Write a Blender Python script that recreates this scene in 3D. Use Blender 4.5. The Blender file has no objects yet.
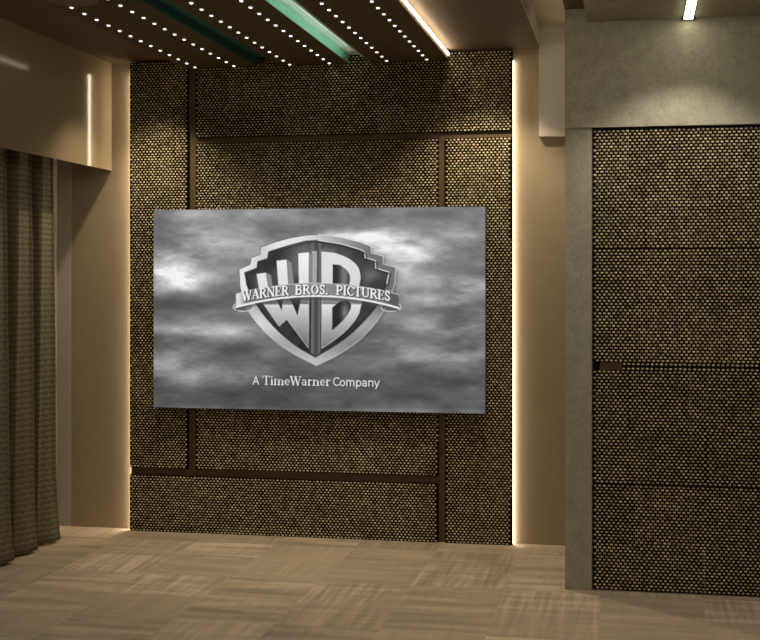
import bpy, bmesh, math, random
import numpy as np
from mathutils import Vector, Matrix

random.seed(7)
C = bpy.context.scene.collection
S = bpy.context.scene
PI = math.pi

# ------------------------------------------------------------------ camera
F_PX, CX, CY = 1000.0, 486.0, 280.0           # focal length and principal point, 760x640 frame
YAW = math.atan((635.0 - CX) / F_PX)
cam = bpy.data.cameras.new('camera')
cam.sensor_fit = 'HORIZONTAL'; cam.sensor_width = 36.0
cam.lens = F_PX / 760.0 * 36.0
cam.shift_x = -(CX - 380.0) / 760.0
cam.shift_y = -(320.0 - CY) / 760.0
cam.clip_start = 0.05; cam.clip_end = 60
camo = bpy.data.objects.new('camera', cam); C.objects.link(camo)
camo.location = (0, 0, 1.5); camo.rotation_euler = (PI/2, 0, YAW)
S.camera = camo

# ------------------------------------------------------------------ world, exposure, lamps
S.view_settings.view_transform = 'Standard'; S.view_settings.look = 'None'
S.view_settings.exposure = 0.0; S.view_settings.gamma = 1.0
S.view_settings.use_curve_mapping = False
w = bpy.data.worlds.new('world'); S.world = w; w.use_nodes = True
w.node_tree.nodes['Background'].inputs[0].default_value = (1.0, .82, .58, 1)
w.node_tree.nodes['Background'].inputs[1].default_value = 0.02

def area(name, loc, size, power, col, rot=(0, 0, 0)):
    l = bpy.data.lights.new(name, 'AREA'); l.shape = 'RECTANGLE'
    l.size, l.size_y = size; l.energy = power; l.color = col
    o = bpy.data.objects.new(name, l); C.objects.link(o); o.location = loc; o.rotation_euler = rot
    return o
def spot(name, loc, target, power, angle, blend, col, r=.03):
    l = bpy.data.lights.new(name, 'SPOT'); l.energy = power; l.spot_size = math.radians(angle)
    l.spot_blend = blend; l.color = col; l.shadow_soft_size = r
    o = bpy.data.objects.new(name, l); C.objects.link(o); o.location = loc
    d = Vector(target) - Vector(loc); o.rotation_euler = d.to_track_quat('-Z', 'Y').to_euler()
    return o
WARM = (1.0, .84, .62); NEUT = (1.0, .91, .77)
# added fill lamp standing for unseen ceiling lights behind and above the camera
area('room_fill', (-1.3, 1.0, 2.70), (3.0, 1.6), 58, NEUT, (math.radians(18), 0, 0))
# recessed downlights washing the woven walls
spot('wash_left', (-2.77, 5.20, 2.79), (-2.78, 5.42, 1.2), 46, 88, .75, WARM)
spot('wash_right', (-0.80, 5.14, 2.79), (-0.80, 5.42, 1.2), 44, 96, .6, WARM)
spot('wash_middle', (-1.85, 4.45, 2.74), (-1.85, 5.5, 1.1), 26, 80, .8, WARM)
spot('wash_door', (0.22, 4.40, 2.73), (0.22, 4.66, 1.2), 26, 98, .5, NEUT)
spot('floor_fill', (-1.3, 3.6, 2.79), (-1.5, 4.3, 0), 330, 86, .8, (1.0, .91, .82))  # added spot that keeps the carpet bright

# ------------------------------------------------------------------ dimensions (metres)
D = 5.653        # recess wall behind the woven cladding
YF = 5.605       # tips of the woven cladding
R = 4.857        # woven door and column face
ZC = 2.81        # base ceiling
XL, XR, YB = -3.49, 2.60, -1.4

# ------------------------------------------------------------------ helpers
def box(bm, x0, x1, y0, y1, z0, z1, mi=0):
    vs = [bm.verts.new((x, y, z)) for x in (x0, x1) for y in (y0, y1) for z in (z0, z1)]
    for idx in ((0, 1, 3, 2), (4, 6, 7, 5), (0, 4, 5, 1), (2, 3, 7, 6), (0, 2, 6, 4), (1, 5, 7, 3)):
        f = bm.faces.new([vs[i] for i in idx]); f.material_index = mi
def obj(name, bm, mats, parent=None, bevel=0, smooth=False):
    bmesh.ops.recalc_face_normals(bm, faces=bm.faces)
    me = bpy.data.meshes.new(name); bm.to_mesh(me); bm.free()
    for m in (mats if isinstance(mats, (list, tuple)) else [mats]): me.materials.append(m)
    if smooth:
        for p in me.polygons: p.use_smooth = True
    o = bpy.data.objects.new(name, me); C.objects.link(o)
    if parent: o.parent = parent
    if bevel:
        b = o.modifiers.new('bevel', 'BEVEL'); b.width = bevel; b.segments = 2; b.limit_method = 'ANGLE'
    return o
def boxes(name, lst, mats, parent=None, bevel=0):
    bm = bmesh.new()
    for b in lst: box(bm, *b)
    return obj(name, bm, mats, parent, bevel)
def struct(o): o['kind'] = 'structure'; return o
def tag(o, label, cat, group=None):
    o['label'] = label; o['category'] = cat
    if group: o['group'] = group
    return o
def empty(name, loc):
    o = bpy.data.objects.new(name, None); C.objects.link(o); o.location = loc; o.empty_display_size = .1
    return o
def lin(c): return c/12.92 if c <= .04045 else ((c+.055)/1.055)**2.4
def rgb(r, g, b): return (lin(r/255), lin(g/255), lin(b/255), 1)

# ------------------------------------------------------------------ materials
def mat(name, col, rough=.7, spec=.3, metal=0.0):
    m = bpy.data.materials.new(name); m.use_nodes = True
    b = m.node_tree.nodes['Principled BSDF']
    b.inputs['Base Color'].default_value = col; b.inputs['Roughness'].default_value = rough
    b.inputs['Specular IOR Level'].default_value = spec; b.inputs['Metallic'].default_value = metal
    return m
def N(m, t, **kw):
    n = m.node_tree.nodes.new(t)
    for k, v in kw.items(): setattr(n, k, v)
    return n
def L(m, a, b): m.node_tree.links.new(a, b)
def math_n(m, op, a, b=None):
    n = N(m, 'ShaderNodeMath', operation=op)
    for i, v in enumerate((a, b)):
        if v is None: continue
        if isinstance(v, (int, float)): n.inputs[i].default_value = v
        else: L(m, v, n.inputs[i])
    return n.outputs[0]
def plaster(name, col, var=.12, scale=9, rough=.75, bump=.15, spec=.25, fine=140):
    """painted or papered surface: faint mottling and fine grain"""
    m = mat(name, col, rough, spec); b = m.node_tree.nodes['Principled BSDF']
    tc = N(m, 'ShaderNodeTexCoord')
    n1 = N(m, 'ShaderNodeTexNoise'); n1.inputs['Scale'].default_value = scale; n1.inputs['Detail'].default_value = 4
    n2 = N(m, 'ShaderNodeTexNoise'); n2.inputs['Scale'].default_value = fine; n2.inputs['Detail'].default_value = 2
    L(m, tc.outputs['Object'], n1.inputs['Vector']); L(m, tc.outputs['Object'], n2.inputs['Vector'])
    s = math_n(m, 'ADD', math_n(m, 'MULTIPLY', n1.outputs[0], .5), math_n(m, 'MULTIPLY', n2.outputs[0], .5))
    mr = N(m, 'ShaderNodeMapRange'); L(m, s, mr.inputs[0])
    mr.inputs[1].default_value = .35; mr.inputs[2].default_value = .65
    mr.inputs[3].default_value = 1-var; mr.inputs[4].default_value = 1+var
    hv = N(m, 'ShaderNodeHueSaturation'); hv.inputs['Color'].default_value = col
    L(m, mr.outputs[0], hv.inputs['Value']); L(m, hv.outputs[0], b.inputs['Base Color'])
    bp = N(m, 'ShaderNodeBump'); bp.inputs['Strength'].default_value = bump; bp.inputs['Distance'].default_value = .002
    L(m, n2.outputs[0], bp.inputs['Height']); L(m, bp.outputs[0], b.inputs['Normal'])
    return m
def emit(name, col, strength):
    m = bpy.data.materials.new(name); m.use_nodes = True; nt = m.node_tree
    nt.nodes.remove(nt.nodes['Principled BSDF'])
    e = N(m, 'ShaderNodeEmission'); e.inputs[0].default_value = col; e.inputs[1].default_value = strength
    L(m, e.outputs[0], nt.nodes['Material Output'].inputs[0])
    return m

M_wall = plaster('tan_wall_paint', rgb(158, 142, 116), .05)
M_greywall = plaster('lit_strip_paint', rgb(180, 176, 166), .05)  # wall strip coloured paler to imitate its different lighting
M_grey = plaster('olive_grey_wallcover', rgb(162, 161, 143), .16, 14, .8, .3, .25, 75)
M_box = plaster('beige_paint', rgb(214, 206, 192), .05)  # brightened in place of a lamp lighting the box
M_ceil = plaster('brown_ceiling_veneer', rgb(104, 88, 66), .10, 5, .7, .15)
M_pocket = plaster('pocket_paint', rgb(214, 202, 182), .05)  # paler than the ceiling, standing in for light inside the slot
M_groove = plaster('bronze_backing_board', rgb(92, 75, 50), .06, 8, .55, .05)
M_board = mat('dark_board', rgb(30, 24, 16), .8, .1)
M_black = mat('black_shadow_gap', rgb(12, 11, 10), .8, .1)
M_perf = plaster('dark_perforated_panel', rgb(96, 83, 60), .08, 7, .75, .1, .15)
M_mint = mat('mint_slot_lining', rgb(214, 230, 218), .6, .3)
M_mintshade = mat('mint_slot_shaded', rgb(112, 160, 138), .6, .3)  # same mint, darkened so the slot sides look less lit than the top
M_teal = mat('unlit_teal_slot_lining', rgb(58, 112, 100), .5, .3)  # darker copy of the slot lining, painted as the unlit slot
M_alu = mat('dark_bracket', rgb(30, 28, 24), .5, .4)
M_disc = plaster('taupe_disc', rgb(112, 98, 78), .04, 20, .5, .05)
M_pelmet = plaster('satin_bronze_pelmet', rgb(142, 125, 97), .04, 6, .11, .01, .5)

M_chip = mat('shell_chip', rgb(176, 156, 116), .38, .5)
def chip_setup():
    m = M_chip; b = m.node_tree.nodes['Principled BSDF']
    tc = N(m, 'ShaderNodeTexCoord')
    n = N(m, 'ShaderNodeTexNoise'); n.inputs['Scale'].default_value = 45; n.inputs['Detail'].default_value = 1
    L(m, tc.outputs['Object'], n.inputs['Vector'])
    r = N(m, 'ShaderNodeValToRGB'); r.color_ramp.elements[0].position = .35; r.color_ramp.elements[1].position = .68
    r.color_ramp.elements[0].color = rgb(160, 146, 112); r.color_ramp.elements[1].color = rgb(228, 214, 178)
    L(m, n.outputs[0], r.inputs[0]); L(m, r.outputs[0], b.inputs['Base Color'])
chip_setup()
M_gap = mat('chip_gap', rgb(26, 20, 12), .9, .05)

# carpet tiles
M_carpet = mat('carpet_tiles', (1, 1, 1, 1), .95, .05)
def carpet():
    m = M_carpet; b = m.node_tree.nodes['Principled BSDF']
    tc = N(m, 'ShaderNodeTexCoord'); sp = N(m, 'ShaderNodeSeparateXYZ'); L(m, tc.outputs['Object'], sp.inputs[0])
    x, y = sp.outputs[0], sp.outputs[1]
    def cell(px, ox, py, oy):
        a = math_n(m, 'FLOOR', math_n(m, 'DIVIDE', math_n(m, 'SUBTRACT', x, ox), px))
        c = math_n(m, 'FLOOR', math_n(m, 'DIVIDE', math_n(m, 'SUBTRACT', y, oy), py))
        return a, c
    a, c = cell(.466, -.156, .63, 4.80-6.3)
    cb = N(m, 'ShaderNodeCombineXYZ'); L(m, a, cb.inputs[0]); L(m, c, cb.inputs[1])
    par = math_n(m, 'PINGPONG', math_n(m, 'ADD', a, c), 1.0)
    wn = N(m, 'ShaderNodeTexWhiteNoise', noise_dimensions='3D'); L(m, cb.outputs[0], wn.inputs['Vector'])
    a2, c2 = cell(.466, -.156, .315, 4.80-6.3)
    cb2 = N(m, 'ShaderNodeCombineXYZ'); L(m, a2, cb2.inputs[0]); L(m, c2, cb2.inputs[1]); cb2.inputs[2].default_value = 3.7
    wn2 = N(m, 'ShaderNodeTexWhiteNoise', noise_dimensions='3D'); L(m, cb2.outputs[0], wn2.inputs['Vector'])
    def streak(sx, sy, sc, det=3):
        mp = N(m, 'ShaderNodeMapping'); L(m, tc.outputs['Object'], mp.inputs['Vector'])
        mp.inputs['Scale'].default_value = (sx, sy, 1)
        off = N(m, 'ShaderNodeVectorMath', operation='SCALE'); L(m, cb.outputs[0], off.inputs[0]); off.inputs['Scale'].default_value = 7.31
        ad = N(m, 'ShaderNodeVectorMath', operation='ADD'); L(m, mp.outputs[0], ad.inputs[0]); L(m, off.outputs[0], ad.inputs[1])
        n = N(m, 'ShaderNodeTexNoise'); n.inputs['Scale'].default_value = sc; n.inputs['Detail'].default_value = det
        L(m, ad.outputs[0], n.inputs['Vector']); return n.outputs[0]
    along_y = math_n(m, 'ADD', math_n(m, 'MULTIPLY', streak(17, 1.2, 1.6), .62), math_n(m, 'MULTIPLY', streak(1.5, 14, 1.5), .38))
    along_x = math_n(m, 'ADD', math_n(m, 'MULTIPLY', streak(1.0, 8, 1.5), .8), math_n(m, 'MULTIPLY', streak(20, 3, 1.5), .2))
    mx = N(m, 'ShaderNodeMix', data_type='FLOAT'); L(m, par, mx.inputs[0]); L(m, along_y, mx.inputs[2]); L(m, along_x, mx.inputs[3])
    st = N(m, 'ShaderNodeMapRange'); L(m, mx.outputs[0], st.inputs[0])
    st.inputs[1].default_value = .38; st.inputs[2].default_value = .62; st.inputs[3].default_value = -.5; st.inputs[4].default_value = .5
    tone = math_n(m, 'ADD', math_n(m, 'MULTIPLY', wn.outputs[0], .40), math_n(m, 'MULTIPLY', wn2.outputs[0], .24))
    tot = math_n(m, 'ADD', math_n(m, 'MULTIPLY', math_n(m, 'MULTIPLY', st.outputs[0], math_n(m, 'ADD', wn2.outputs[0], .30)), .66), math_n(m, 'ADD', tone, .18))
    r = N(m, 'ShaderNodeValToRGB'); e = r.color_ramp.elements
    e[0].position = .0; e[0].color = rgb(158, 145, 128); e[1].position = 1.0; e[1].color = rgb(228, 208, 184)
    k = e.new(.5); k.color = rgb(194, 174, 150)
    L(m, tot, r.inputs[0])
    fn = N(m, 'ShaderNodeTexNoise'); fn.inputs['Scale'].default_value = 260; L(m, tc.outputs['Object'], fn.inputs['Vector'])
    L(m, r.outputs[0], b.inputs['Base Color'])
    bp = N(m, 'ShaderNodeBump'); bp.inputs['Strength'].default_value = .25; bp.inputs['Distance'].default_value = .003
    L(m, math_n(m, 'ADD', fn.outputs[0], mx.outputs[0]), bp.inputs['Height']); L(m, bp.outputs[0], b.inputs['Normal'])
carpet()

# curtain cloth: staggered scale pattern, in UV metres
M_curtain = mat('scale_pattern_curtain', rgb(96, 84, 58), .85, .15)
def curtain_mat():
    m = M_curtain; b = m.node_tree.nodes['Principled BSDF']
    uv = N(m, 'ShaderNodeUVMap'); sp = N(m, 'ShaderNodeSeparateXYZ'); L(m, uv.outputs[0], sp.inputs[0])
    u = math_n(m, 'DIVIDE', sp.outputs[0], .046); v = math_n(m, 'DIVIDE', sp.outputs[1], .031)
    row = math_n(m, 'FLOOR', v); odd = math_n(m, 'PINGPONG', row, 1.0)
    fu = math_n(m, 'SUBTRACT', math_n(m, 'FRACT', math_n(m, 'ADD', u, math_n(m, 'MULTIPLY', odd, .5))), .5)
    fv = math_n(m, 'SUBTRACT', math_n(m, 'FRACT', v), .15)
    d = math_n(m, 'SQRT', math_n(m, 'ADD', math_n(m, 'POWER', math_n(m, 'ABSOLUTE', fu), 2.0), math_n(m, 'POWER', math_n(m, 'ABSOLUTE', fv), 2.0)))
    r = N(m, 'ShaderNodeValToRGB'); e = r.color_ramp.elements
    e[0].position = .0; e[0].color = rgb(122, 114, 92); e[1].position = .46; e[1].color = rgb(132, 124, 100)
    k = e.new(.54); k.color = rgb(92, 84, 65); k2 = e.new(.75); k2.color = rgb(112, 104, 84)
    L(m, d, r.inputs[0]); L(m, r.outputs[0], b.inputs['Base Color'])
    bp = N(m, 'ShaderNodeBump'); bp.inputs['Strength'].default_value = .5; bp.inputs['Distance'].default_value = .0025; bp.invert = True
    L(m, math_n(m, 'MINIMUM', d, .6), bp.inputs['Height']); L(m, bp.outputs[0], b.inputs['Normal'])
curtain_mat()

M_led = emit('warm_led_strip', (1.0, .85, .63, 1), 17)
M_led_right = emit('warm_led_strip_right', (1.0, .85, .62, 1), 9)
M_led_soft = emit('cove_led_strip', (1.0, .85, .63, 1), 30)
M_led_mint = emit('mint_led_strip', (.90, 1.0, .92, 1), 26)
M_led_fill = emit('fill_led_strip', (1.0, .90, .75, 1), 9)  # for the added strip hidden behind the column
M_led_dim = emit('dim_led_strip', (1.0, .84, .62, 1), 4)
M_lamp = emit('linear_lamp_diffuser', (1.0, .90, .68, 1), 9)
M_pin = emit('pin_light', (1.0, .97, .92, 1), 2.2)

# ------------------------------------------------------------------ setting
struct(boxes('floor', [(XL-.1, XR, YB, D+.1, -.08, 0)], M_carpet))
struct(boxes('wall_back', [(XL-.1, .40, D, D+.1, 0, 3.0)], M_wall))
struct(boxes('trim_1', [(XL, -3.398, D-.0015, D, 0, 2.81)], M_greywall))
struct(boxes('wall_left', [(XL-.1, XL, YB, D, 0, 3.0)], M_wall))
struct(boxes('wall_recess', [(.30, .40, R+.15, D, 0, 3.0)], M_wall))
struct(boxes('wall_right', [(XR, XR+.1, YB, R+.15, 0, 3.0)], M_grey))
struct(boxes('wall_front', [(XL-.1, XR+.1, YB-.1, YB, 0, 3.0)], M_wall))
PX0, PX1 = -.530, -.336                      # raised slot in the ceiling
struct(boxes('ceiling', [(XL-.1, PX0, YB, D, ZC, ZC+.12), (PX1, XR, YB, R, ZC, ZC+.12)], M_ceil))
struct(boxes('ceiling_slot', [(PX0, PX1, YB, R+.15, 2.93, 2.99), (PX0, .40, R+.15, D, 2.93, 2.99)], M_pocket))
struct(boxes('trim_5', [(PX0, PX0+.003, YB, D-.054, ZC, 2.93)], M_pocket))  # pale liner added so the slot side looks lit
struct(boxes('ceiling_soffit', [(-.228, XR, YB, R-.012, 2.745, ZC)], M_grey))
# wall around the woven door: column, header, far jamb
struct(boxes('wall_door', [(PX1, -.206, R, R+.15, 0, 2.236), (.80, XR, R, R+.15, 0, 2.236), (-.206, .80, R+.06, R+.15, 0, 2.236)], M_grey))
struct(boxes('trim_2', [(PX1, XR, R-.012, R+.15, 2.236, 2.93)], M_grey))
struct(boxes('trim_3', [(-.534, .30, 5.60, D, 2.309, 2.93)], M_box))
# backing board of the cladding, seen in the grooves
struct(boxes('trim_4', [(-2.980, -.686, YF+.023, D, 0, 2.80), (-2.9915, -.686, YF+.022, YF+.023, .30, .42)], M_groove))

# ------------------------------------------------------------------ woven (shell chip) cladding
def chips(x0, x1, z0, z1, yf, sheet=.29):
    """staggered faceted chips covering a rectangle; returns verts, faces, material index"""
    V, Fc, Mi = [], [], []
    rnd = random.Random(int((x0*7+z0*13)*1000))
    px, pz, dep = .0222, .0150, .0085
    if z1-z0 > .1:
        nrow = round((z1-z0-.017)/pz)+1; pz = (z1-z0-.017)/(nrow-1)
    z = z1 - .0085; r = 0; 
    nx = int((x1-x0)/sheet)+2
    ph = {}
    while z > z0 + .006:
        srow = int((z1-z)/sheet)
        if srow not in ph: ph[srow] = ([rnd.random()*.3 for _ in range(nx)], rnd.uniform(0, .12), [rnd.uniform(.93, 1.06) for _ in range(nx)])
        offs, xo, szs = ph[srow]
        tight = rnd.random() < .10
        x = x0 + .0085 + (px/2 if r % 2 else 0)
        while x < x1 - .0075:
            sc = min(nx-1, int((x-x0+xo)/sheet))
            cx = x + offs[sc]*px*.6
            if cx > x1 - .0075: break
            s = szs[sc]*rnd.uniform(.92, 1.05)
            rx, rz = .0104*s, .0071*s*(1.05 if tight else 1)
            tx, tz = rnd.uniform(-.12, .12), rnd.uniform(-.16, .16)
            cz = z + rnd.uniform(-.0007, .0007)
            b = len(V); n = 6
            for k in range(n):
                a = k*PI/3; V.append((cx+rx*math.cos(a), yf+dep, cz+rz*math.sin(a)))
            for k in range(n):
                a = k*PI/3; qx, qz = rx*.46*math.cos(a), rz*.40*math.sin(a)-rz*.18
                V.append((cx+qx, yf+.0012+qx*tx+qz*tz, cz+qz))
            for k in range(n):
                k2 = (k+1) % n; Fc.append((b+k, b+k2, b+n+k2, b+n+k)); Mi.append(0)
            Fc.append(tuple(b+n+k for k in range(n))); Mi.append(0)
            x += px
        z -= pz; r += 1
    return V, Fc, Mi
def woven(name, rects, yf, parent=None, depth=.022):
    """rects: list of (x0,x1,z0,z1): boards faced with chips, in one mesh"""
    bm = bmesh.new()
    for (x0, x1, z0, z1) in rects: box(bm, x0, x1, yf+.0055, yf+depth, z0, z1, 1)
    bmesh.ops.recalc_face_normals(bm, faces=bm.faces)
    me = bpy.data.meshes.new(name); bm.to_mesh(me); bm.free()
    V = [tuple(v.co) for v in me.vertices]; Fc = [tuple(p.vertices) for p in me.polygons]; Mi = [1]*len(Fc)
    for rc in rects:
        v, f, mi = chips(*rc, yf); o = len(V)
        V += v; Fc += [tuple(i+o for i in q) for q in f]; Mi += mi
    me = bpy.data.meshes.new(name); me.from_pydata(V, [], Fc); me.update()
    me.materials.append(M_chip); me.materials.append(M_gap)
    me.polygons.foreach_set('material_index', Mi)
    o = bpy.data.objects.new(name, me); C.objects.link(o)
    if parent: o.parent = parent
    return o
G = 'woven cladding panels on the back wall'
X0, X1, X2, X3, X4, X5 = -2.992, -2.625, -2.575, -1.112, -1.071, -.686
tag(woven('cladding_panel', [(X0, X1, .380, 2.80)], YF), 'tall narrow woven wall panel at the left end of the back wall', 'wall panel', G)
tag(woven('cladding_panel', [(X2, X5, 2.345, 2.80)], YF), 'wide woven wall panel along the top under the ceiling', 'wall panel', G)
tag(woven('cladding_panel', [(X2, X3, .380, 2.308)], YF), 'large woven wall panel right behind the lit screen', 'wall panel', G)
tag(woven('cladding_panel', [(X0, X3, .0, .335)], YF), 'low wide woven wall panel standing on the carpet below the screen', 'wall panel', G)
tag(woven('cladding_panel', [(X4, X5, .0, 2.308)], YF), 'tall woven wall panel reaching the carpet beside the bright vertical strip', 'wall panel', G)

# hidden door in the right wall, faced with four woven panels
door = struct(boxes('door_1', [(-.200, .794, R+.026, R+.055, 0.004, 2.205)], M_black))
DX0, DX1 = -.201, .790
zs = [2.228, 1.652, 1.084, .517, .004]
slot = (-.201, -.062, 1.066, 1.104)
woven('woven_panel', [(DX0, DX1, zs[1]+.0015, zs[0]-.001)], R, door)
woven('woven_panel', [(slot[1], DX1, zs[2]+.0015, slot[3]), (DX0, DX1, slot[3], zs[1]-.0015)], R, door)
woven('woven_panel', [(DX0, DX1, zs[3]+.0015, slot[2]), (slot[1], DX1, slot[2], zs[2]-.0015)], R, door)
woven('woven_panel', [(DX0, DX1, zs[4]+.002, zs[3]-.0015)], R, door)
hs = boxes('finger_pull', [(-.168, slot[1]-.001, R+.012, R+.025, slot[2], slot[3])], M_groove, door)
hs['label'] = 'brown recessed finger pull'

# ------------------------------------------------------------------ television with the picture it shows
YT = YF - .035
tv = empty('television', ((-2.82-.834)/2, YT, .745))
tag(tv, 'large thin screen on the woven back wall showing a grey shield emblem on clouds', 'television')
TX0, TX1, TZ0, TZ1 = -2.821, -.834, .746, 1.914
def rel(x, y, z): return (x-tv.location.x, y-tv.location.y, z-tv.location.z)
bm = bmesh.new(); a = rel(TX0, YT+.001, TZ0); b_ = rel(TX1, YF-.001, TZ1)
box(bm, a[0], b_[0], a[1], b_[1], a[2], b_[2]); obj('screen_body', bm, mat('screen_edge', rgb(70, 72, 78), .5, .3), tv)
# two mounting rails pass between the body and the wall board
bm = bmesh.new()
box(bm, -.45, .45, YF-.002-YT, YF-.0005-YT, .5, .6)
obj('wall_bracket', bm, M_alu, tv)

def picture(PX, PY):
    """grey value 0..255 of the moving-picture title card at flat art coordinates"""
    H, W = PX.shape
    rs = np.random.RandomState(4)
    def vnoise(fx, fy, seed):
        r = np.random.RandomState(seed); g = r.rand(60, 90)
        x = (PX-150)/fx; y = (PY-200)/fy
        xi = np.floor(x).astype(int); yi = np.floor(y).astype(int); tx = x-xi; ty = y-yi
        tx = tx*tx*(3-2*tx); ty = ty*ty*(3-2*ty)
        f = lambda a, b: g[b % 60, a % 90]
        return (f(xi, yi)*(1-tx)+f(xi+1, yi)*tx)*(1-ty)+(f(xi, yi+1)*(1-tx)+f(xi+1, yi+1)*tx)*ty
    fb = vnoise(44, 15, 1)*.42 + vnoise(20, 7, 2)*.28 + vnoise(9, 3.2, 3)*.18 + vnoise(4, 1.5, 5)*.12
    base = 118 - (PY-300)*.14
    img = base + (fb-.5)*84
    wob = (vnoise(30, 14, 8)-.5)
    blobs = [  # x, y, sx, sy, amount (art pixels)
        (178, 270, 20, 8, 130), (166, 284, 18, 8, 80), (196, 280, 20, 7, 48), (215, 248, 32, 8, 60), (200, 232, 30, 6, 36),
        (180, 215, 30, 6, 26), (260, 214, 22, 4, 34), (352, 236, 40, 6, 82), (388, 244, 30, 9, 108), (405, 268, 16, 14, 60),
        (430, 216, 30, 6, -30), (462, 238, 26, 8, 30), (470, 284, 30, 6, 66), (440, 297, 22, 5, 55), (455, 330, 40, 5, 28),
        (172, 330, 24, 4, 62), (222, 331, 22, 6, 58), (170, 362, 26, 9, 44), (205, 376, 22, 8, 26), (420, 318, 26, 9, 30),
        (430, 345, 34, 8, 20), (462, 357, 28, 4, 62), (412, 356, 30, 5, 18), (170, 308, 30, 7, -38), (225, 300, 26, 8, -26),
        (435, 270, 26, 8, -18), (168, 236, 16, 8, -32), (300, 400, 160, 14, -26), (170, 345, 20, 5, -18), (230, 352, 40, 6, -22),
        (446, 308, 30, 5, -20), (340, 222, 40, 6, -14), (420, 378, 60, 10, -14), (160, 220, 10, 12, -26)]
    for x, y, sx, sy, am in blobs:
        dx = (PX-x)/sx + wob*1.2; dy = (PY-y)/sy + wob*1.6
        img = img + am*.80*np.exp(-.5*(dx*dx+dy*dy))*(.35+1.3*fb)
    img = np.clip(img, 52, 246)
    # --- drawing tools, antialiased by soft edges
    def inside(poly):
        cov = np.zeros_like(PX); n = len(poly)
        xs = [p[0] for p in poly]; ys = [p[1] for p in poly]
        m = (PX > min(xs)-1) & (PX < max(xs)+1) & (PY > min(ys)-1) & (PY < max(ys)+1)
        qx, qy = PX[m], PY[m]; acc = np.zeros_like(qx)
        for ox, oy in ((-.17, -.17), (.17, -.17), (-.17, .17), (.17, .17)):
            c = np.zeros(qx.shape, bool)
            for i in range(n):
                (x1, y1), (x2, y2) = poly[i], poly[(i+1) % n]
                if y1 == y2: continue
                yy = qy+oy
                cond = ((y1 > yy) != (y2 > yy)) & (qx+ox < (x2-x1)*(yy-y1)/(y2-y1)+x1)
                c ^= cond
            acc += c*.25
        cov[m] = acc; return cov
    def stroke(pts, wd):
        dmin = np.full(PX.shape, 9.0)
        for (x1, y1), (x2, y2) in zip(pts[:-1], pts[1:]):
            m = (PX > min(x1, x2)-4) & (PX < max(x1, x2)+4) & (PY > min(y1, y2)-4) & (PY < max(y1, y2)+4)
            qx, qy = PX[m], PY[m]; dx, dy = x2-x1, y2-y1; l2 = dx*dx+dy*dy+1e-9
            t = np.clip(((qx-x1)*dx+(qy-y1)*dy)/l2, 0, 1)
            d = np.hypot(qx-x1-t*dx, qy-y1-t*dy); dmin[m] = np.minimum(dmin[m], d)
        return np.clip((wd/2-dmin)/.5+.5, 0, 1)
    def paint(cov, val):
        nonlocal img
        img = img*(1-cov)+val*cov
    def smooth(p, it=1):
        for _ in range(it):
            q = []
            for i in range(len(p)-1):
                (a, b), (c, d) = p[i], p[i+1]; q += [(a*.75+c*.25, b*.75+d*.25), (a*.25+c*.75, b*.25+d*.75)]
            p = [p[0]]+q+[p[-1]]
        return p
    outL = [(318, 234.3), (305.7, 235.2), (289.4, 238), (274.6, 242), (260, 247.3), (259.6, 254.6), (251, 257.6), (249.6, 264.5), (238.6, 269.2), (239.5, 284)]
    outR = [(318, 234.3), (339.7, 237.2), (359, 242), (370.7, 246.5), (370.9, 253), (382.8, 256.2), (383, 263.9), (395.5, 267.4), (394.5, 284)]
    outRl = smooth([(394.5, 284), (390, 299), (384, 310.5), (374.7, 325), (358, 342), (337, 356), (316, 366)], 1)
    outLl = smooth([(239.5, 284), (243, 303), (252.6, 319), (267.4, 336), (288.4, 352), (316, 366)], 1)
    inL = [(317, 240.2), (305, 241), (289.4, 245), (268, 251.7), (267, 258.4), (257.2, 261.6), (256.5, 268), (244.2, 272.7), (246.3, 284.4)]
    inR = [(317, 240.2), (339.7, 243.6), (359, 249.2), (364.2, 251.7), (364.9, 257.7), (375, 260.6), (375.4, 268), (388.7, 272), (386.4, 284.4)]
    inRl = smooth([(386.4, 284.4), (382, 297), (376.8, 306.3), (366.3, 319), (349.5, 335.8), (332.6, 347.4), (315.6, 357.3)], 1)
    inLl = smooth([(246.3, 284.4), (250, 295), (255.8, 304), (263.2, 315), (278, 331.6), (296.8, 347), (315.6, 357.3)], 1)
    outer = outL[::-1][:-1]+outR+outRl[1:]+outLl[::-1][1:-1]
    inner = inL[::-1][:-1]+inR+inRl[1:]+inLl[::-1][1:-1]
    paint(inside([(x+2.5, y+2.0) for x, y in outer])*.22, 70)
    t = np.clip((PX-245)/150, 0, 1)
    up = 232 - 118*np.clip((PX-300)/70, 0, 1) - 22*np.exp(-((PX-262)/9)**2)
    lo = 205 - 70*t + 18*np.sin(PY*.16)
    paint(inside(outer), np.where(PY < 290, up, lo))
    for p, v in ((outL, 70), (outR, 225), (outRl, 205), (outLl, 150)): paint(stroke(p, .7)*.75, v)
    fld = 54 + 70*np.exp(-((PX-316)/26)**2-((PY-262)/22)**2) + 46*np.exp(-((PX-372)/10)**2-((PY-276)/8)**2) + 30*np.exp(-((PX-262)/9)**2-((PY-282)/8)**2) + (vnoise(9, 9, 11)-.5)*30
    paint(inside(inner), np.clip(fld, 34, 235))
    paint(stroke(inR, .9)*.9, 240); paint(stroke(inL, .9)*.8, 60)
    paint(stroke([(x+1.6, y+2) for x, y in inR], 1.6)*.5, 40); paint(stroke([(x+1.4, y+2) for x, y in inL], 1.6)*.5, 40)
    paint(stroke(inRl, 1.0)*.8, 60); paint(stroke(inLl, 1.0)*.8, 60); 
    paint(stroke([(x*.985+4.7, y*.985+4.9-1.8) for x, y in inRl], 1.6)*.6, 42); paint(stroke([(x*.985+4.7, y*.985+4.9-1.8) for x, y in inLl], 1.8)*.6, 36)
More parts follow.
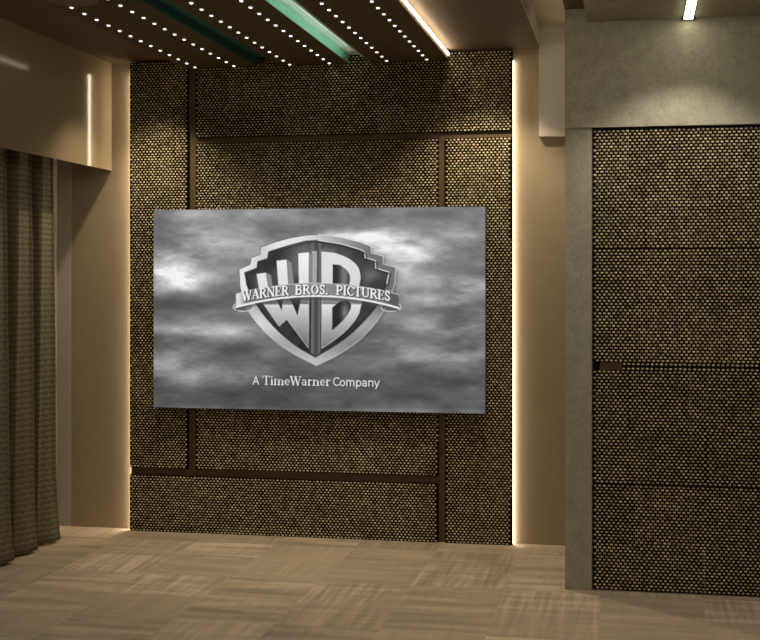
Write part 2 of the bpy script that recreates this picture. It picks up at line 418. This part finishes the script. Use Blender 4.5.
    # centre column
    paint(inside([(311, 243), (320.4, 243), (320.4, 353), (315.7, 356), (311, 353)]), 92-20*np.cos((PX-316)*.7))
    paint(inside([(311.6, 251), (316.6, 251), (316.6, 284), (311.6, 284)])*.75, 196)
    # W : faces and their sides
    for q in ([(265.6, 272.5), (270.8, 275), (272.5, 286), (268, 286)], [(286.4, 259.5), (291.5, 262.4), (294, 286), (288, 285)], [(308.7, 252), (311.8, 254), (311.8, 286), (308.7, 286)]):
        paint(inside(q), 138); paint(stroke(q+[q[0]], .5)*.6, 70)
    for q in ([(256, 274), (265.6, 272.5), (268.6, 290), (258.6, 290)], [(276, 260.6), (286.4, 259.5), (288.6, 290), (278.2, 290)], [(297.6, 253.2), (308.7, 252), (308.7, 290), (298.6, 290)]):
        paint(inside(q), 246-(PY-250)*.55); paint(stroke(q+[q[0]], .6)*.65, 96)
    Wl = [(260, 297), (262.5, 303), (279, 326.3), (286.7, 319.4), (308.4, 348), (308.8, 296), (301.4, 296), (297.3, 315.8), (289, 296), (283, 296), (281.6, 311), (274.7, 296)]
    shine = np.where(PY < 304.5, 118, 214-np.clip((PY-304.5)/42, 0, 1)*104)
    paint(inside([(x+2.6, y+.5) for x, y in Wl])*.6, 46)
    paint(inside(Wl), shine); paint(stroke(Wl[1:6]+[Wl[6]], .6)*.7, 225)
    # B
    Bt = [(321.2, 251.5)]+smooth([(333.7, 252.5), (347, 257), (357.5, 265), (361, 275.5), (359, 287)], 1)+[(321.2, 290)]
    paint(inside([(x+1.5, y) for x, y in Bt])*.6, 40)
    paint(inside(Bt), 226-(PY-252)*.25); paint(stroke(Bt, .6)*.6, 120)
    Bc = [(332.3, 264.2)]+smooth([(339.7, 265), (347, 270.3), (350.4, 277), (348.5, 288)], 1)+[(332.3, 288)]
    paint(inside(Bc), 46+90*np.clip((PX-332)/14, 0, 1)*np.exp(-((PX-343)/5)**2)); paint(stroke(Bc, .6)*.6, 150)
    Bl = [(321.7, 296), (361, 296)]+smooth([(361.4, 303), (358, 316.8), (345.3, 331.6), (334.7, 340), (321.7, 348.5)], 1)
    paint(inside(Bl), shine+16); paint(stroke(Bl[1:]+[Bl[0]], .6)*.7, 232)
    Bd = [(332, 307.5)]+smooth([(339, 301.5), (347, 299.5), (351.8, 304), (349.5, 312.6), (341, 323), (332, 331)], 1)
    paint(inside(Bd), 40+84*np.exp(-((PX-345)/4)**2-((PY-312)/9)**2)); paint(stroke(Bd+[Bd[0]], .6)*.6, 190)
    # banner
    def yt(x): return 283.2+10.8*((x-316)/80)**2
    def yb(x): return 296.4+11.2*((x-316)/80)**2
    xs = list(np.linspace(235.5, 398.5, 40))
    ban = [(x, yt(x)) for x in xs]+[(x, yb(x)) for x in xs[::-1]]
    for cx, s in ((243, 1), (391, -1)):      # rolled ends seen from below
        e = [(cx+10*math.cos(a), 307+4.5*math.sin(a)) for a in np.linspace(0, 2*PI, 24)]
        paint(inside(e)*.55, 92); paint(stroke(e, 1.0)*.9, 214)
    paint(inside([(x, y+3.5) for x, y in ban])*.5, 70)
    face = 128 + 96*np.exp(-((PX-238)/5)**2) - 36*np.clip((PX-380)/14, 0, 1) + 24*np.exp(-((PX-318)/14)**2)
    paint(inside(ban), face)
    paint(stroke([(x, yb(x)-.4) for x in xs], 1.9), 244)
    paint(stroke([(x, yt(x)) for x in xs], .8)*.8, 205)
    # lettering ------------------------------------------------------------
    def arc(cx, cy, rx, ry, a0, a1, n=9):
        return [(cx+rx*math.cos(math.radians(a0+(a1-a0)*i/(n-1))), cy+ry*math.sin(math.radians(a0+(a1-a0)*i/(n-1)))) for i in range(n)]
    T, h, S_ = 1.0, .5, .42       # thick, thin, serif weights
    def ln(x0, y0, x1, y1, wd): return ([(x0, y0), (x1, y1)], wd)
    # glyphs: width, strokes in cap-height units, y upwards
    SER = {
     'W': (1.15, [ln(.1, 1, .35, 0, T), ln(.35, 0, .58, 1, h), ln(.55, 1, .8, 0, T), ln(.8, 0, 1.05, 1, h), ln(0, 1, .28, 1, S_), ln(.45, 1, .72, 1, S_), ln(.93, 1, 1.15, 1, S_)]),
     'A': (.9, [ln(.14, 0, .45, 1, h), ln(.45, 1, .74, 0, T), ln(.24, .35, .64, .35, S_), ln(0, 0, .28, 0, S_), ln(.58, 0, .9, 0, S_)]),
     'R': (.86, [ln(.18, 0, .18, 1, T), (([(.18, .98)]+arc(.42, .75, .22, .23, 90, -90)+[(.18, .5)]), .7), ln(.42, .5, .74, 0, T*.9), ln(.02, 0, .36, 0, S_), ln(.02, 1, .3, 1, S_), ln(.66, 0, .86, 0, S_)]),
     'N': (.95, [ln(.16, 0, .16, 1, h), ln(.16, 1, .78, 0, T), ln(.78, 0, .78, 1, h), ln(0, 0, .32, 0, S_), ln(.62, 1, .95, 1, S_), ln(0, 1, .2, 1, S_)]),
     'E': (.76, [ln(.18, 0, .18, 1, T), ln(.02, 0, .68, 0, S_), ln(.02, 1, .66, 1, S_), ln(.18, .5, .5, .5, S_), ln(.68, 0, .70, .22, S_), ln(.66, 1, .66, .78, S_), ln(.5, .4, .5, .6, S_)]),
     'B': (.8, [ln(.18, 0, .18, 1, T), (([(.18, .99)]+arc(.42, .77, .19, .22, 90, -90)+[(.18, .54)]), .75), (([(.18, .53)]+arc(.45, .27, .22, .27, 90, -90)+[(.18, 0)]), .8), ln(.02, 0, .3, 0, S_), ln(.02, 1, .3, 1, S_)]),
     'O': (.92, [(arc(.46, .5, .34, .5, 0, 360, 17), .55), (arc(.42, .5, .27, .4, 120, 240, 7), T*.8), (arc(.5, .5, .27, .4, -60, 60, 7), T*.8)]),
     'S': (.66, [(arc(.32, .74, .2, .25, 20, 180, 8)+[(.2, .58), (.46, .42)]+arc(.33, .25, .2, .25, 0, -160, 8), .8), ln(.54, .75, .54, .98, S_), ln(.1, .02, .1, .25, S_)]),
     '.': (.3, [ln(.12, .04, .14, .04, T*1.1)]),
     'P': (.76, [ln(.18, 0, .18, 1, T), (([(.18, .99)]+arc(.42, .73, .23, .26, 90, -90)+[(.18, .47)]), .75), ln(.02, 0, .36, 0, S_), ln(.02, 1, .3, 1, S_)]),
     'I': (.42, [ln(.2, 0, .2, 1, T), ln(.02, 0, .38, 0, S_), ln(.02, 1, .38, 1, S_)]),
     'C': (.82, [(arc(.46, .5, .36, .5, 45, 315, 15), .6), (arc(.42, .5, .3, .38, 120, 240, 7), T*.8), ln(.74, .68, .76, 1, S_)]),
     'T': (.8, [ln(.4, 0, .4, 1, T), ln(.04, 1, .76, 1, S_), ln(.04, 1, .04, .76, S_), ln(.76, 1, .76, .76, S_), ln(.24, 0, .56, 0, S_)]),
     'U': (.92, [([(.18, 1), (.18, .35)]+arc(.46, .3, .28, .3, 180, 360, 9)+[(.74, .35), (.74, 1)], .6), ln(.18, 1, .18, .25, T), ln(.02, 1, .36, 1, S_), ln(.6, 1, .9, 1, S_)]),
     ' ': (.62, []),
     'i': (.34, [ln(.16, 0, .16, .62, T), ln(.16, .9, .16, .92, T), ln(.02, 0, .3, 0, S_)]),
     'm': (1.08, [ln(.16, 0, .16, .64, T), ln(.54, 0, .54, .5, T), ln(.9, 0, .9, .5, T), (arc(.36, .45, .2, .17, 170, 10, 6), S_), (arc(.73, .45, .19, .17, 170, 10, 6), S_), ln(.02, 0, .3, 0, S_), ln(.42, 0, .66, 0, S_), ln(.78, 0, 1.04, 0, S_)]),
     'e': (.6, [(arc(.3, .32, .22, .31, 0, 320, 13), .55), (arc(.27, .32, .17, .26, 110, 250, 7), T*.8), ln(.1, .33, .5, .33, S_)]),
     'a': (.62, [(arc(.28, .44, .18, .2, 150, 0, 6)+[(.46, .05)], .6), ln(.46, .5, .46, 0, T*.8), (arc(.27, .17, .17, .17, 60, 360, 9), .6)]),
     'r': (.52, [ln(.16, 0, .16, .64, T), (arc(.38, .42, .2, .2, 170, 60, 5), .6), ln(.02, 0, .32, 0, S_)]),
     'n': (.74, [ln(.16, 0, .16, .64, T), ln(.55, 0, .55, .5, T), (arc(.36, .45, .2, .17, 170, 10, 6), S_), ln(.02, 0, .3, 0, S_), ln(.42, 0, .7, 0, S_)])}
    s_ = .72
    SAN = {
     'A': (.8, [ln(.08, 0, .38, 1, s_), ln(.38, 1, .68, 0, s_), ln(.2, .33, .56, .33, s_)]),
     'C': (.74, [(arc(.45, .5, .36, .48, 50, 310, 14), s_)]),
     'o': (.68, [(arc(.32, .33, .24, .33, 0, 360, 15), s_)]),
     'm': (1.06, [ln(.12, 0, .12, .68, s_), ([(.12, .5)]+arc(.32, .5, .19, .17, 160, 0, 6)+[(.51, 0)], s_), ([(.51, .5)]+arc(.7, .5, .19, .17, 160, 0, 6)+[(.89, 0)], s_)]),
     'p': (.7, [ln(.12, -.3, .12, .68, s_), (arc(.36, .33, .24, .33, 0, 360, 15), s_)]),
     'a': (.64, [(arc(.28, .5, .2, .17, 150, 0, 6)+[(.48, 0)], s_), (arc(.28, .18, .19, .18, 60, 360, 9), s_)]),
     'n': (.7, [ln(.12, 0, .12, .68, s_), ([(.12, .48)]+arc(.34, .48, .22, .19, 160, 0, 6)+[(.56, 0)], s_)]),
     'y': (.6, [ln(.04, .68, .3, 0, s_), ln(.56, .68, .2, -.3, s_)]), ' ': (.4, [])}
    def text(s, G_, x0, x1, base, cap, k, val, sh, off):
        tot = sum(G_[c][0] for c in s)-.05; sx = (x1-x0)/tot
        for ps in (0, 1):
            cx = x0; cov = np.zeros_like(PX)
            for c in s:
                wd, st = G_[c]
                for pts, th in st:
                    q = []
                    for (gx, gy) in pts:
                        X = cx+gx*sx; q.append((X+(off if ps == 0 else 0), base(X)-gy*cap(X)+(off*.8 if ps == 0 else 0)))
                    cov = np.maximum(cov, stroke(q, th*k+(.9 if ps == 0 else 0)))
                cx += wd*sx
            paint(cov*(.8 if ps == 0 else 1), sh if ps == 0 else val)
    bl = lambda x: 293.9+6.8*((x-316)/74)**2
    cp = lambda x: 8.9
    text('WARNER', SER, 241.6, 288.2, bl, cp, 1.75, 248, 50, .7)
    text('BROS.', SER, 294.6, 327.6, bl, cp, 1.75, 248, 50, .7)
    text('PICTURES', SER, 335.8, 390, bl, cp, 1.75, 248, 50, .7)
    cb = lambda x: 384.6+(x-253)*.014
    text('A', SAN, 252.9, 259.4, cb, lambda x: 7.8, 1.5, 226, 60, .6)
    text('TimeWarner', SER, 262.7, 330.4, cb, lambda x: 8.4, 1.35, 240, 60, .6)
    text('Company', SAN, 333, 379.4, cb, lambda x: 8.0, 1.55, 226, 60, .6)
    # faint lighter band along the bottom edge
    img = img + 16*np.exp(-((PY-410.5)/2.2)**2)
    return np.clip(img, 8, 252)

def build_display():
    nu, nv = 660, 410
    u = np.linspace(0, 1, nu+1); v = np.linspace(0, 1, nv+1); U, V = np.meshgrid(u, v)
    s = U/((1-U)*1.051+U)                       # flat art coordinates (art was foreshortened by ~5 %)
    xt, yt_ = 152.5+s*332.5, 210-s*3.5; xb, yb_ = 154+s*331.5, 408+s*5.5
    PX = xt*(1-V)+xb*V; PY = yt_*(1-V)+yb_*V
    g = picture(PX, PY)/255.0
    gl = np.where(g <= .04045, g/12.92, ((g+.055)/1.055)**2.4).ravel()
    co = np.zeros(((nu+1)*(nv+1), 3))
    co[:, 0] = (TX0+U*(TX1-TX0)).ravel()-tv.location.x
    co[:, 1] = 0
    co[:, 2] = (TZ1-V*(TZ1-TZ0)).ravel()-tv.location.z
    i = np.arange(nu*nv); r, c = i//nu, i % nu
    a = r*(nu+1)+c
    F = np.stack([a, a+nu+1, a+nu+2, a+1], 1)
    me = bpy.data.meshes.new('display'); me.vertices.add(len(co)); me.vertices.foreach_set('co', co.ravel())
    me.loops.add(F.size); me.loops.foreach_set('vertex_index', F.ravel())
    me.polygons.add(len(F)); me.polygons.foreach_set('loop_start', np.arange(len(F))*4); me.polygons.foreach_set('loop_total', np.full(len(F), 4))
    me.update(calc_edges=True)
    at = me.color_attributes.new('picture', 'FLOAT_COLOR', 'POINT')
    col = np.ones((len(co), 4)); col[:, 0] = gl; col[:, 1] = gl; col[:, 2] = gl*1.01
    at.data.foreach_set('color', col.ravel())
    m = bpy.data.materials.new('lit_picture'); m.use_nodes = True; nt = m.node_tree
    b = nt.nodes['Principled BSDF']; b.inputs['Base Color'].default_value = (.004, .004, .004, 1); b.inputs['Roughness'].default_value = .5
    b.inputs['Specular IOR Level'].default_value = .1
    at_n = N(m, 'ShaderNodeAttribute', attribute_name='picture'); L(m, at_n.outputs['Color'], b.inputs['Emission Color'])
    b.inputs['Emission Strength'].default_value = .97
    me.materials.append(m)
    o = bpy.data.objects.new('display', me); C.objects.link(o); o.parent = tv
build_display()

# ------------------------------------------------------------------ light strips beside the cladding
def strip(x0, x1, y0, y1, z0, z1, m, label, group=None):
    e = empty('led_strip', ((x0+x1)/2, (y0+y1)/2, min(z0, z1)))
    tag(e, label, 'light strip', group); return e
def led_vertical(xa, side, label):
    e = empty('led_strip', (xa, YF+.0355, .0)); tag(e, label, 'light strip', 'vertical light strips at the ends of the cladding')
    s = side
    bm = bmesh.new(); box(bm, min(0, s*.002), max(0, s*.002), -.012, .014, .002, 2.75); obj('channel', bm, M_alu, e)
    bm = bmesh.new(); box(bm, min(s*.002, s*(.0075 if s > 0 else .010)), max(s*.002, s*(.0075 if s > 0 else .010)), -.010, .012, .004, 2.745); obj('diffuser', bm, M_led if s < 0 else M_led_right, e)
    return e
led_vertical(-.686, 1, 'bright vertical light strip on the right end of the woven cladding')
led_vertical(-2.980, -1, 'light strip behind the left end of the woven cladding, glow on the tan wall')

# ------------------------------------------------------------------ dropped perforated ceiling panels
pin_me = None
def pin_mesh():
    bm = bmesh.new(); bmesh.ops.create_cone(bm, cap_ends=True, segments=12, radius1=.0072, radius2=.0092, depth=.006)
    me = bpy.data.meshes.new('pin_light'); bm.to_mesh(me); bm.free(); me.materials.append(M_pin); return me
pin_me = pin_mesh()
GP = 'perforated ceiling panels with pin lights'
def perf(x0, x1, rows, label, y_first):
    e = empty('ceiling_panel', ((x0+x1)/2, 4.0, 2.752)); tag(e, label, 'ceiling panel', GP)
    cx = (x0+x1)/2
    bm = bmesh.new(); box(bm, x0-cx, x1-cx, -3.2, YF-.002-4.0, 0, .034); obj('panel_board', bm, M_perf, e, .002)
    bm = bmesh.new(); box(bm, x0-cx+.05, x1-cx-.05, -3.15, YF-.03-4.0, .034, ZC-2.752); obj('spacer', bm, M_perf, e)
    for xr in rows:
        y = y_first
        while y > 2.6:
            p = bpy.data.objects.new('pin_light', pin_me); C.objects.link(p); p.parent = e
            p.location = (xr-cx, y-4.0, -.001); y -= .1085
    return e
perf(-2.632, -2.195, (-2.560, -2.320), 'leftmost dark ceiling panel with two rows of pin lights, carrying the round disc', 5.565)
perf(-2.062, -1.640, (-1.983, -1.746), 'middle dark ceiling panel with two rows of pin lights between the green slots', 5.575)
perf(-1.500, -1.050, (-1.402, -1.169), 'right dark ceiling panel with two rows of pin lights beside the warm cove', 5.560)

# slots between the panels, lined in mint
def slot_lining(x0, x1, m, label):
    o = boxes('slot_lining', [(x0+.001, x1-.001, .9, YF-.004, ZC-.008, ZC-.001), (x0+.001, x0+.004, .9, YF-.004, 2.753, ZC-.008), (x1-.004, x1-.001, .9, YF-.004, 2.753, ZC-.008)], m[:1])
    o.data.materials.append(m[1])
    for i, p in enumerate(o.data.polygons): p.material_index = 0 if i < 6 else 1
    tag(o, label, 'slot lining'); return o
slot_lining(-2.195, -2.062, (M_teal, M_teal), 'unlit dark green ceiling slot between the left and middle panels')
slot_lining(-1.640, -1.500, (M_mint, M_mintshade), 'lit pale mint ceiling slot between the middle and right panels')
o = empty('led_strip', (-1.512, 3.2, 2.753))
tag(o, 'light strip inside the pale mint ceiling slot', 'light strip')
bm = bmesh.new(); box(bm, -.006, .007, -2.3, 2.25, 0, .010); obj('channel', bm, M_mint, o)
bm = bmesh.new(); box(bm, -.005, .006, -2.29, 2.24, .010, .014); obj('diffuser', bm, M_led_mint, o)
o = boxes('led_strip', [(-1.050, -1.042, .9, YF-.03, 2.777, 2.785)], M_led_soft)
tag(o, 'warm light strip along the right edge of the last perforated panel', 'light strip')
o = boxes('led_strip', [(-2.642, -2.632, .9, YF-.06, 2.772, 2.784)], M_led_dim)
tag(o, 'dim light strip along the left edge of the first perforated panel', 'light strip')
o = boxes('led_strip', [(-.325, .29, R+.151, R+.160, 2.86, 2.872)], M_led_fill)  # unseen strip added to brighten the box and the slot ceiling
tag(o, 'unseen added light strip behind the grey column, facing the tan recess', 'light strip')

# round downlight-like disc on the first panel, ring and plain face
dsc = empty('ceiling_disc', (-2.475, 4.09, 2.752)); tag(dsc, 'round taupe ceiling disc under the leftmost perforated panel', 'fixture')
bm = bmesh.new(); bmesh.ops.create_cone(bm, cap_ends=True, segments=48, radius1=.118, radius2=.130, depth=.014, matrix=Matrix.Translation((0, 0, -.007)))
obj('rim', bm, M_disc, dsc, .002)
bm = bmesh.new(); bmesh.ops.create_cone(bm, cap_ends=True, segments=48, radius1=.100, radius2=.104, depth=.004, matrix=Matrix.Translation((0, 0, -.016)))
obj('disc_face', bm, M_disc, dsc)

# linear ceiling lamp in the right soffit
lp = empty('ceiling_light', (.250, R-.014, 2.745)); tag(lp, 'slim glowing linear lamp in the ceiling in front of the woven door', 'ceiling light')
bm = bmesh.new(); box(bm, -.026, .026, -1.6, 0, -.004, 0)
obj('housing', bm, M_alu, lp)
bm = bmesh.new(); box(bm, -.021, .021, -1.59, -.02, -.012, -.004); obj('diffuser', bm, M_lamp, lp, .003)
bm = bmesh.new(); box(bm, -.034, .034, -.018, -.001, -.010, 0); obj('end_cap', bm, M_alu, lp)

# ------------------------------------------------------------------ pelmet and curtain at the left
o = boxes('pelmet', [(-3.151, -3.131, .2, D-.001, 2.162, ZC)], M_pelmet, bevel=.001)
tag(o, 'satin bronze pelmet board hanging from the ceiling in front of the curtain', 'pelmet')

def curtain():
    bm = bmesh.new(); uvl = bm.loops.layers.uv.new('UVMap')
    y0, y1 = 5.285, 3.0; ns, nz = 420, 60; zt, zb = 2.74, .010
    rnd = random.Random(3)
    rows = []
    for j in range(nz+1):
        t = j/nz; z = zb+(zt-zb)*t; row = []; arc = 0; prev = None
        fl = max(0, 1-z/.42)**1.5
        for i in range(ns+1):
            s = i/ns; y = y0+(y1-y0)*s; q = (y0-y)
            ph = q*2*PI/.225 + .55*math.sin(q*3.7) + .25*fl*math.sin(q*21)
            x = -3.318 + (.036+.024*fl)*math.sin(ph+.5) + .013*math.sin(2*ph+1.1+z*.6) + .005*math.sin(5*ph+z*.8) + .006*math.sin(q*60+z*1.5)*(1-fl)
            x += .006*fl*max(0, math.sin(ph+.5))
            yy = y + .016*math.sin(2*ph) + .014*fl*math.sin(ph*1.0+.9)
            zz = z
            if j == 0: zz = z + .006*math.sin(ph+2)+.006
            p = (x, yy, zz)
            if prev: arc += math.dist(p[:2], prev[:2])
            prev = p; row.append((bm.verts.new(p), arc))
        rows.append((row, z))
    for j in range(nz):
        (ra, za), (rb, zb_) = rows[j], rows[j+1]
        for i in range(ns):
            f = bm.faces.new((ra[i][0], ra[i+1][0], rb[i+1][0], rb[i][0])); f.smooth = True
            for lp_, uv in zip(f.loops, ((ra[i][1], za), (ra[i+1][1], za), (rb[i+1][1], zb_), (rb[i][1], zb_))): lp_[uvl].uv = uv
    o = obj('curtain', bm, M_curtain)
    sd = o.modifiers.new('cloth', 'SOLIDIFY'); sd.thickness = .004; sd.offset = 0
    tag(o, 'brown scale-patterned floor-length curtain hanging behind the pelmet', 'curtain')
    return o
cu = curtain()
# curtain track
o = boxes('curtain_track', [(-3.335, -3.300, .4, 5.5, 2.74, ZC)], M_alu); tag(o, 'curtain track under the ceiling behind the pelmet', 'curtain track')
